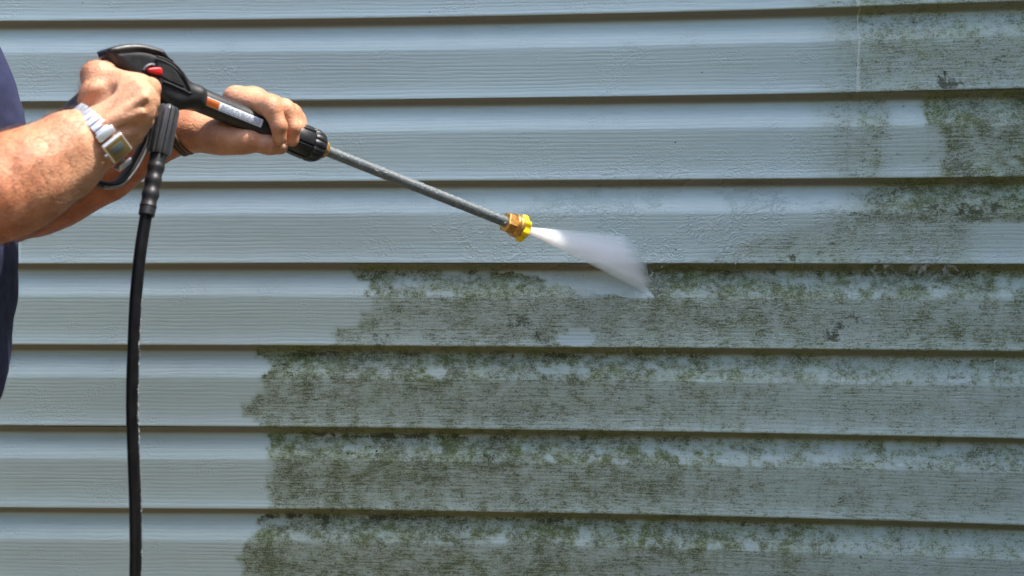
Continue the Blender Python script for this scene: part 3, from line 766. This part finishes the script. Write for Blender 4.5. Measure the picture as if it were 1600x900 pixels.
# thumb
pc((148, 196, .61, 27), (150, 150, .600, 21), .016)
pc((150, 150, .600, 20), (149, 118, .585, 20.5), .012)
pc((149, 118, .585, 21), (172, 110, .540, 16), .008)
pc((172, 110, .540, 16), (206, 126, .515, 13), .006)
pc((160, 118, .588, 18), (216, 136, .596, 18), .012)       # web between thumb and index
pc((150, 160, .592, 22), (200, 150, .590, 24), .014)
pc((130, 170, .622, 16), (168, 144, .620, 11), .012, None, True)     # hollow between thumb and hand
# --- far (left) arm
pc((15, 326, .335, 54), (90, 298, .352, 47), .02)
pc((90, 298, .352, 47), (180, 256, .375, 40), .02)
pc((180, 256, .375, 40), (270, 213, .400, 29), .02)
pc((180, 250, .38, 34), (285, 200, .408, 26), .015)
pc((270, 210, .400, 29), (305, 203, .404, 28), .012)
pc((60, 322, .35, 44), (160, 280, .37, 36), .02)
# palm behind the barrel
for a, b in (((305, 200, .402, 27), (376, 160, .398, 17)), ((305, 203, .398, 26), (398, 166, .372, 17)), ((308, 207, .394, 24), (415, 172, .352, 16)), ((312, 210, .394, 22), (430, 180, .338, 15))):
    pc(a, b, .012)
# thenar and thumb under the barrel
pc((305, 206, .412, 27), (345, 212, .425, 25), .014); pc((345, 212, .425, 25), (385, 218, .424, 19), .012)
pc((330, 218, .415, 20), (375, 222, .420, 18), .012)
pc((385, 219, .424, 18.5), (418, 226, .418, 14.5), .007); pc((418, 226, .418, 14.5), (438, 229.5, .412, 12), .005)
pc((418, 224, .418, 13), (424, 226, .417, 13.5), .006)
# fingers over the top
ff = [((373, 156, .412, 19), (424, 168, .434, 15.5), (436, 197, .436, 13), (437, 216, .430, 11)),
      ((394, 158, .385, 18), (446, 171, .410, 14.5), (458, 200, .412, 12), (457, 219, .408, 10.2)),
      ((412, 164, .362, 17), (457, 177, .386, 13.5), (467, 200, .392, 11), (465, 213, .390, 9.6)),
      ((428, 172, .345, 15), (464, 184, .364, 11.5), (471, 198, .368, 9.5), (470, 206, .368, 8.8))]
for a, b, c, d in ff:
    pc(a, b, .006); pc(b, c, .0032); pc(c, d, .003)
    pc((b[0]-3, b[1]-3, b[2]+.001, b[3]*.96), (b[0]+2, b[1]+3, b[2]+.001, b[3]), .005)
pc((366, 152, .408, 17), (400, 152, .392, 15), .010)        # index and middle knuckles
pc((392, 153, .385, 15), (430, 163, .362, 13), .010)
V, Q = f.mesh(); n_arm = len(V)
# --- rest of the body
bx, by = -0.775, -0.60
fb = Field((-1.10, -0.95, -0.02), (-0.42, -0.24, 1.86), 0.009)
sY, sN = by+.19, by-.19
elbN = P(-105, 340, .72); elbF = P(15, 326, .335)
shN = Vector((bx-.01, by-.20, 1.43)); shF = Vector((bx, by+.19, 1.43))
fb.cone(shN, .058, elbN, .046, .03); fb.cone(shF, .056, elbF, .043, .03)
fb.cone((bx, by-.08, 1.28), .118, (bx, by+.08, 1.28), .118, .05); fb.cone((bx, by-.05, 1.07), .122, (bx, by+.05, 1.07), .122, .05)
fb.cone((bx-.01, by-.08, .93), .115, (bx-.01, by+.08, .93), .115, .05); fb.cone((bx-.01, by-.16, 1.42), .058, (bx-.01, by+.16, 1.42), .058, .05)
fb.cone((bx-.01, by, 1.43), .062, (bx+.03, by, 1.56), .058, .03)
hc = Vector((bx+.055, by, 1.68))
fb.cone(hc+Vector((-.025, 0, .03)), .090, hc+Vector((.015, 0, .02)), .086, .03); fb.cone(hc+Vector((.03, 0, -.05)), .062, hc+Vector((.055, 0, -.085)), .036, .03)
fb.cone(hc+Vector((.098, 0, .015)), .010, hc+Vector((.118, 0, -.022)), .014, .012)          # nose
fb.cone(hc+Vector((.092, -.022, -.062)), .010, hc+Vector((.092, .022, -.062)), .010, .010)   # lips
for s in (-1, 1):
    fb.cone(hc+Vector((-.012, s*.088, .022)), .012, hc+Vector((-.006, s*.086, -.022)), .010, .008)   # ears
    fb.cone(hc+Vector((.088, s*.034, .028)), .010, hc+Vector((.088, s*.030, .028)), .010, .008, None, True)   # eye sockets
    fb.cone((bx-.01, by+s*.095, .92), .095, (bx+.02, by+s*.10, .50), .060, .04); fb.cone((bx+.02, by+s*.10, .50), .060, (bx-.03, by+s*.105, .09), .040, .03)
    fb.cone((bx-.05, by+s*.105, .05), .038, (bx+.12, by+s*.115, .038), .034, .02)
Vb, Qb = fb.mesh()
Va = np.concatenate([V, Vb]); Qa = np.concatenate([Q, Qb+len(V)])
body = mesh_np('body', Va, Qa, M['skin'], person)
# sun-tanned forearms against paler hands
pw = np.array(P(157, 213, .62)); pf = np.array(P(290, 204, .40))
tanv = np.where(Va[:, 1] < -.5, sstep(.0, .16, pw[0]-Va[:, 0]+.03), sstep(.0, .10, pf[0]-Va[:, 0]+.05)*.8+.25)
at = body.data.attributes.new('tan', 'FLOAT', 'POINT'); at.data.foreach_set('value', np.clip(tanv, 0, 1).astype(np.float32))
# clothes
fs = Field((-1.10, -0.98, 0.80), (-0.42, -0.22, 1.56), 0.006)
fs.cone((bx-.004, by-.09, 1.28), .128, (bx-.004, by+.09, 1.28), .128, .06); fs.cone((bx+.016, by-.06, 1.10), .149, (bx+.016, by+.06, 1.10), .149, .06)
fs.cone((bx+.012, by-.07, .97), .139, (bx+.012, by+.07, .97), .139, .06); fs.cone((bx-.01, by-.17, 1.425), .068, (bx-.01, by+.17, 1.425), .068, .06)
fs.cone(shN, .074, shN.lerp(elbN, .62), .070, .04); fs.cone(shF, .070, shF.lerp(elbF, .60), .066, .04)
gx = fs.lo[0]+np.arange(fs.n[0])*fs.h; gy = fs.lo[1]+np.arange(fs.n[1])*fs.h; gz = fs.lo[2]+np.arange(fs.n[2])*fs.h
wr = (fbm(gy[None, :, None]*14+gx[:, None, None]*9+gz[None, None, :]*7, gz[None, None, :]*15-gx[:, None, None]*12+0*gy[None, :, None], 5, 3)-.5)*.016
fs.d += wr.astype(np.float32); fs.d = np.maximum(fs.d, (.86-gz)[None, None, :].astype(np.float32))
V, Q = fs.mesh(); mesh_np('t_shirt', V, Q, M['shirt'], person)
ft = Field((-1.10, -0.90, 0.06), (-0.42, -0.30, 1.0), 0.007)
ft.cone((bx-.012, by-.08, .93), .124, (bx-.012, by+.08, .93), .124, .05)
for s in (-1, 1):
    ft.cone((bx-.01, by+s*.095, .90), .108, (bx+.02, by+s*.10, .50), .078, .04); ft.cone((bx+.02, by+s*.10, .50), .078, (bx-.03, by+s*.105, .10), .068, .03)
V, Q = ft.mesh(); mesh_np('trousers', V, Q, M['denim'], person)
for s in (-1, 1):
    fo = Field((bx-.16, by+s*.11-.09, -.03), (bx+.24, by+s*.11+.09, .2), .005)
    fo.cone((bx-.06, by+s*.108, .055), .050, (bx+.13, by+s*.116, .045), .046, .03); fo.cone((bx-.05, by+s*.106, .08), .048, (bx-.035, by+s*.105, .15), .050, .03)
    gz = fo.lo[2]+np.arange(fo.n[2])*fo.h; fo.d = np.maximum(fo.d, (.002-gz)[None, None, :].astype(np.float32))
    V, Q = fo.mesh(); mesh_np('boot', V, Q, M['shoe'], person)
fh = Field(hc-Vector((.16, .13, .06)), hc+Vector((.12, .13, .16)), .004)
fh.cone(hc+Vector((-.032, 0, .038)), .094, hc+Vector((.008, 0, .032)), .089, .03)
X_, Z_ = fh.lo[0]+np.arange(fh.n[0])*fh.h-hc.x, fh.lo[2]+np.arange(fh.n[2])*fh.h-hc.z
fh.d = np.maximum(fh.d, ((X_[:, None, None]*.9-.03)-(Z_[None, None, :]-.02)*.55).astype(np.float32)*.7)
fh.d += ((fbm(X_[:, None, None]*60+0*Z_[None, None, :], (fh.lo[1]+np.arange(fh.n[1])*fh.h)[None, :, None]*90+Z_[None, None, :]*40, 9, 3)-.5)*.012).astype(np.float32)
V, Q = fh.mesh(); mesh_np('hair', V, Q, M['hair'], person)
# thumb nail of the far hand
nc_ = P(441, 229, .412+.0085); 
sweep('thumb_nail', catmull([P(434, 226.5, .4215), P(439, 228, .4215), P(446, 230, .4185)], 5), lambda t: .0042*(1-.5*abs(t-.45)), simple('nail', (0.62, 0.40, 0.32), 0.3, 0, .03), person, 12, (0, -1, 0), .35, 1.0)

# fine hair on the near forearm
me = body.data; nv = len(me.vertices); nrmv = np.zeros(nv*3, np.float32); me.vertices.foreach_get('normal', nrmv); nrmv = nrmv.reshape(-1, 3)
sel = np.where((np.arange(nv) < n_arm) & (Va[:, 0] < pw[0]-.01) & (Va[:, 1] < -.5))[0]; sel2 = np.where((np.arange(nv) < n_arm) & (Va[:, 0] < pf[0]-.03) & (Va[:, 1] > -.5) & (nrmv[:, 1] < .2))[0]
rs = np.random.RandomState(3); pick = np.concatenate([rs.choice(sel, 3800), rs.choice(sel2, 700)])
Vh = []; Fh = []
for i in pick:
    p = Vector(Va[i]); nn_ = Vector(nrmv[i]); fl = Vector((.55, -.1, .25))+Vector(rs.normal(0, .45, 3)); fl = (fl-nn_*fl.dot(nn_)).normalized()
    L_ = rs.uniform(.006, .013); side_ = nn_.cross(fl).normalized(); wd = .00014; b_ = len(Vh)
    for q_, (t_, up) in enumerate(((0, 0), (.5, .28), (1.0, .42))):
        c_ = p+fl*L_*t_+nn_*L_*up; w2 = wd*(1-.7*t_); Vh += [c_-side_*w2, c_+side_*w2*.5+nn_*w2, c_+side_*w2*.5-nn_*w2]
    for q_ in range(2):
        for j_ in range(3): Fh.append((b_+q_*3+j_, b_+q_*3+(j_+1) % 3, b_+q_*3+3+(j_+1) % 3, b_+q_*3+3+j_))
ah = mesh_np('arm_hair', np.array(Vh), np.array(Fh), simple('arm_hair', (0.22, 0.15, 0.10), 0.5, 0, .3), person); tag(ah, kind='stuff')

# ------------------------------------------------------------------ wristwatch and bracelet
wc = P(157, 215, .618); watch = empty('wristwatch', wc); tag(watch, 'silver wristwatch with gold digital face on the near wrist', 'wristwatch')
wax = (P(222, 160, .612)-P(110, 250, .645)).normalized()
toc = Vector((0, -1, 0)); wn = (toc-wax*toc.dot(wax)).normalized(); wp = wax.cross(wn); wp = wp if wp.z < 0 else -wp   # wp points down-right
WA, WB = R(55.5, .62), R(54, .62)
def wring(th, lift=0.0, along=0.0):
    c, s = math.cos(th), math.sin(th); p = wc+wp*c*WA+wn*s*WB+wax*along
    n = (wp*c/WA+wn*s/WB).normalized(); t = (-wp*s*WA+wn*c*WB).normalized(); return p+n*lift, n, t
n_l = 26
for i in range(n_l):
    th = math.radians(82+ (360-65)*i/n_l)
    p, nn, tt_ = wring(th, .0016)
    half = 2*math.pi*((WA+WB)/2)*(295/360)/n_l/2*.90
    boxm('band_link', p, tt_*half, wax*.0086, nn*.0013, M['silver'], watch, .0006)
th = math.radians(50); p, nn, tt_ = wring(th, .004)
case = boxm('case', p, tt_*.0130, wax*.0138, nn*.0036, M['silver'], watch, .0024, 3)
boxm('bezel', p+nn*.0040, tt_*.0112, wax*.0122, nn*.0008, M['watch_gold'], watch, .0007)
boxm('display', p+nn*.0049-tt_*-.001, tt_*.0048, wax*.0075, nn*.0003, M['lcd'], watch, .0002)
boxm('end_link', wring(math.radians(76), .003)[0], wring(math.radians(76))[2]*.0045, wax*.0115, wring(math.radians(76))[1]*.0026, M['silver'], watch, .001)
lathe('crown', p-wax*.0136, p-wax*.0168, [(0, .0022), (1, .0022)], M['silver'], watch, 16)
brc = P(284, 206, .403); br = empty('bracelet', brc); tag(br, 'thin brown cord bracelet round the far wrist', 'bracelet')
bax = (P(330, 200, .41)-P(200, 246, .38)).normalized(); bn2 = (toc-bax*toc.dot(bax)).normalized(); bp = bax.cross(bn2)
for i, (al, rr) in enumerate(((-.006, .0020), (-.0015, .0017), (.0035, .0024))):
    pts = [brc+bax*(al+.001*math.sin(3*q))+bp*math.cos(q)*R(36, .4)+bn2*math.sin(q)*R(38, .4) for q in np.linspace(0, 2*math.pi, 49)]
    sweep('cord', pts, rr, M['cord'], br, 10)

# ------------------------------------------------------------------ water
noz = GP(824, 359.8); hitT = P(984, 365, wall_d(988)+.014); hitB = P(1019, 463, wall_d(1019)+.013)
def fan_mesh(name, spread, thick0, thick1, t1=1.0):
    mid = hitT.lerp(hitB, .5); a = (mid-noz); vdir = (hitB-hitT); nn = a.cross(vdir).normalized()
    V = []; nt_, ns = 14, 14
    for side in (-1, 1):
        for i in range(nt_+1):
            t = i/nt_*t1
            for j in range(ns+1):
                s = j/ns; tgt = (hitT+(hitT-hitB)*(spread-1)*.5).lerp(hitB+(hitB-hitT)*(spread-1)*.5, s)
                th = (thick0+(thick1-thick0)*t)*max(.40*(1-t)+.04*t, math.sin(math.pi*min(.97, max(.03, s)))**(.5+.5*t))
                V.append(noz.lerp(tgt, t)+vdir.normalized()*(s-.5)*.010*(1-t)**2+nn*side*th*.5)
    Fc = []; w_ = ns+1; off = (nt_+1)*w_
    for i in range(nt_):
        for j in range(ns):
            a_ = i*w_+j; Fc.append((a_, a_+1, a_+w_+1, a_+w_)); Fc.append((off+a_, off+a_+w_, off+a_+w_+1, off+a_+1))
    for i in range(nt_):
        for j in (0, ns): a_ = i*w_+j; Fc.append((a_, a_+w_, off+a_+w_, off+a_))
    for j in range(ns):
        for i in (0, nt_): a_ = i*w_+j; Fc.append((a_, a_+1, off+a_+1, off+a_))
    o = mesh_py(name, V, Fc); bm = bmesh.new(); bm.from_mesh(o.data); bmesh.ops.recalc_face_normals(bm, faces=bm.faces); bm.to_mesh(o.data); bm.free()
    return o
def make_spray():
    m = bpy.data.materials.new('water_spray'); m.use_nodes = True; n = m.node_tree; n.nodes.clear()
    out = N(n, 'OutputMaterial'); vs = N(n, 'VolumeScatter'); vs.inputs['Color'].default_value = (0.90, 1.0, 0.975, 1); vs.inputs['Anisotropy'].default_value = 0.0
    g = N(n, 'NewGeometry'); dd = N(n, 'VectorMath', operation='DISTANCE'); n.links.new(g.outputs['Position'], dd.inputs[0]); dd.inputs[1].default_value = noz
    dens = math_(n, 'MAXIMUM', rng(n, dd.outputs['Value'], 0.0, 0.10, 420.0, 45.0), rng(n, dd.outputs['Value'], 0.06, 0.21, 150.0, 80.0))
    sub = N(n, 'VectorMath', operation='SUBTRACT'); n.links.new(g.outputs['Position'], sub.inputs[0]); sub.inputs[1].default_value = noz
    nm = N(n, 'VectorMath', operation='NORMALIZE'); n.links.new(sub.outputs[0], nm.inputs[0])
    tx = N(n, 'TexNoise'); n.links.new(nm.outputs[0], tx.inputs['Vector']); tx.inputs['Scale'].default_value = 34; tx.inputs['Detail'].default_value = 4
    n.links.new(math_(n, 'MULTIPLY', dens, rng(n, tx.outputs['Fac'], .32, .68, .45, 1.6)), vs.inputs['Density'])
    n.links.new(vs.outputs[0], out.inputs['Volume']); return m
spray = fan_mesh('water_spray', 1.0, .011, .026); spray.data.materials.append(make_spray())
tag(spray, 'white fan of pressurised water shooting from the yellow nozzle to the wall', 'water spray', None, 'stuff')

# runoff: beads and threads of water still hanging off the lips
rg = random.Random(12); V = []; Fc = []
def thread(px, py, ln, lean, r0_):
    pts = []; n_ = 7
    for i in range(n_):
        t = i/(n_-1); x = px+lean*t+rg.uniform(-1.5, 1.5); y = py+ln*t
        off = .0225*(1-t)+.012*t if ln > 6 else .0235
        pts.append(P(x, y, wall_d(x)+off))
    base = len(V); sg = 8
    for i, p in enumerate(pts):
        t = i/(n_-1); rr = r0_*(.55+.9*math.sin(math.pi*min(1, .12+t*.86)))*rg.uniform(.7, 1.3)
        for j in range(sg): a = 2*math.pi*j/sg; V.append(p+Vector((math.cos(a)*rr, -math.sin(a)*rr*.35, 0)))
    for i in range(n_-1):
        for j in range(sg): a_, b_ = base+i*sg+j, base+i*sg+(j+1) % sg; Fc.append((a_, b_, b_+sg, a_+sg))
    Fc.append(tuple(base+j for j in range(sg))[::-1]); Fc.append(tuple(base+(n_-1)*sg+j for j in range(sg)))
for i in range(20): thread(rg.triangular(1330, 1530, 1450), 406, rg.uniform(5, 26), rg.uniform(-30, 30), rg.uniform(.0012, .0060))
for i in range(10): thread(rg.uniform(1040, 1330), 409, rg.uniform(2, 10), rg.uniform(-5, 5), rg.uniform(.0007, .0016))
for i in range(9): thread(rg.uniform(960, 1040), 537.5, rg.uniform(4, 14), rg.uniform(-2, 2), rg.uniform(.0008, .0018))
for i in range(5): thread(rg.uniform(655, 690), 536, rg.uniform(3, 9), rg.uniform(-4, 6), rg.uniform(.0007, .0015))
for i in range(14): thread(rg.uniform(1280, 1560), rg.uniform(560, 640), rg.uniform(6, 40), rg.uniform(-8, 10), rg.uniform(.0006, .0014))
wr_ = mesh_py('water_runoff', V, Fc, M['splash'], None, True); tag(wr_, 'water running and dripping off the siding lips right of the spray', 'water', None, 'stuff')
# droplets thrown back where the fan strikes the wall
V = []; Fc = []
def bead(c, r, st=(1, 1, 1)):
    b_ = len(V); V.append(c+Vector((0, 0, r*st[2])))
    for zz, q in ((.5, .87), (-.5, .87)):
        for j in range(6): a = math.pi*j/3; V.append(c+Vector((math.cos(a)*q*r*st[0], math.sin(a)*q*r*st[1], zz*r*st[2])))
    V.append(c-Vector((0, 0, r*st[2])))
    for j in range(6):
        k_ = (j+1) % 6; Fc.append((b_, b_+1+j, b_+1+k_)); Fc.append((b_+1+j, b_+7+j, b_+7+k_, b_+1+k_)); Fc.append((b_+13, b_+7+k_, b_+7+j))
for i in range(420):
    s_ = rg.random(); h_ = hitT.lerp(hitB, s_); a = rg.uniform(-1.3, 1.9); q = abs(rg.gauss(0, .035))
    c = h_+Vector((math.cos(a)*q+.004, -abs(rg.gauss(0, .018)), math.sin(a)*q*.8)); bead(c, rg.uniform(.0003, .0009), (rg.uniform(.8, 2), 1, rg.uniform(.8, 1.6)))
sp_ = mesh_py('splash_droplets', V, Fc, M['splash'], None, True); tag(sp_, 'fine droplets bouncing off the wall where the spray hits', 'water', None, 'stuff')
# beads of water down the sunlit side of the hose
V = []; Fc = []; hc_ = catmull(hp[:10], 40); rad = R(9.6, .555)
for c in hc_:
    if c.z < P(0, 460, .555).z and rg.random() < .62:
        a = rg.gauss(0.05, .16); bead(c+Vector((math.cos(a)*rad, -math.sin(a)*rad, rg.uniform(-.004, .004))), rg.uniform(.0005, .0013), (.9, .9, rg.uniform(1, 3.2)))
hb = mesh_py('water_beads', V, Fc, M['splash'], hose, True); tag(hb, kind='stuff')
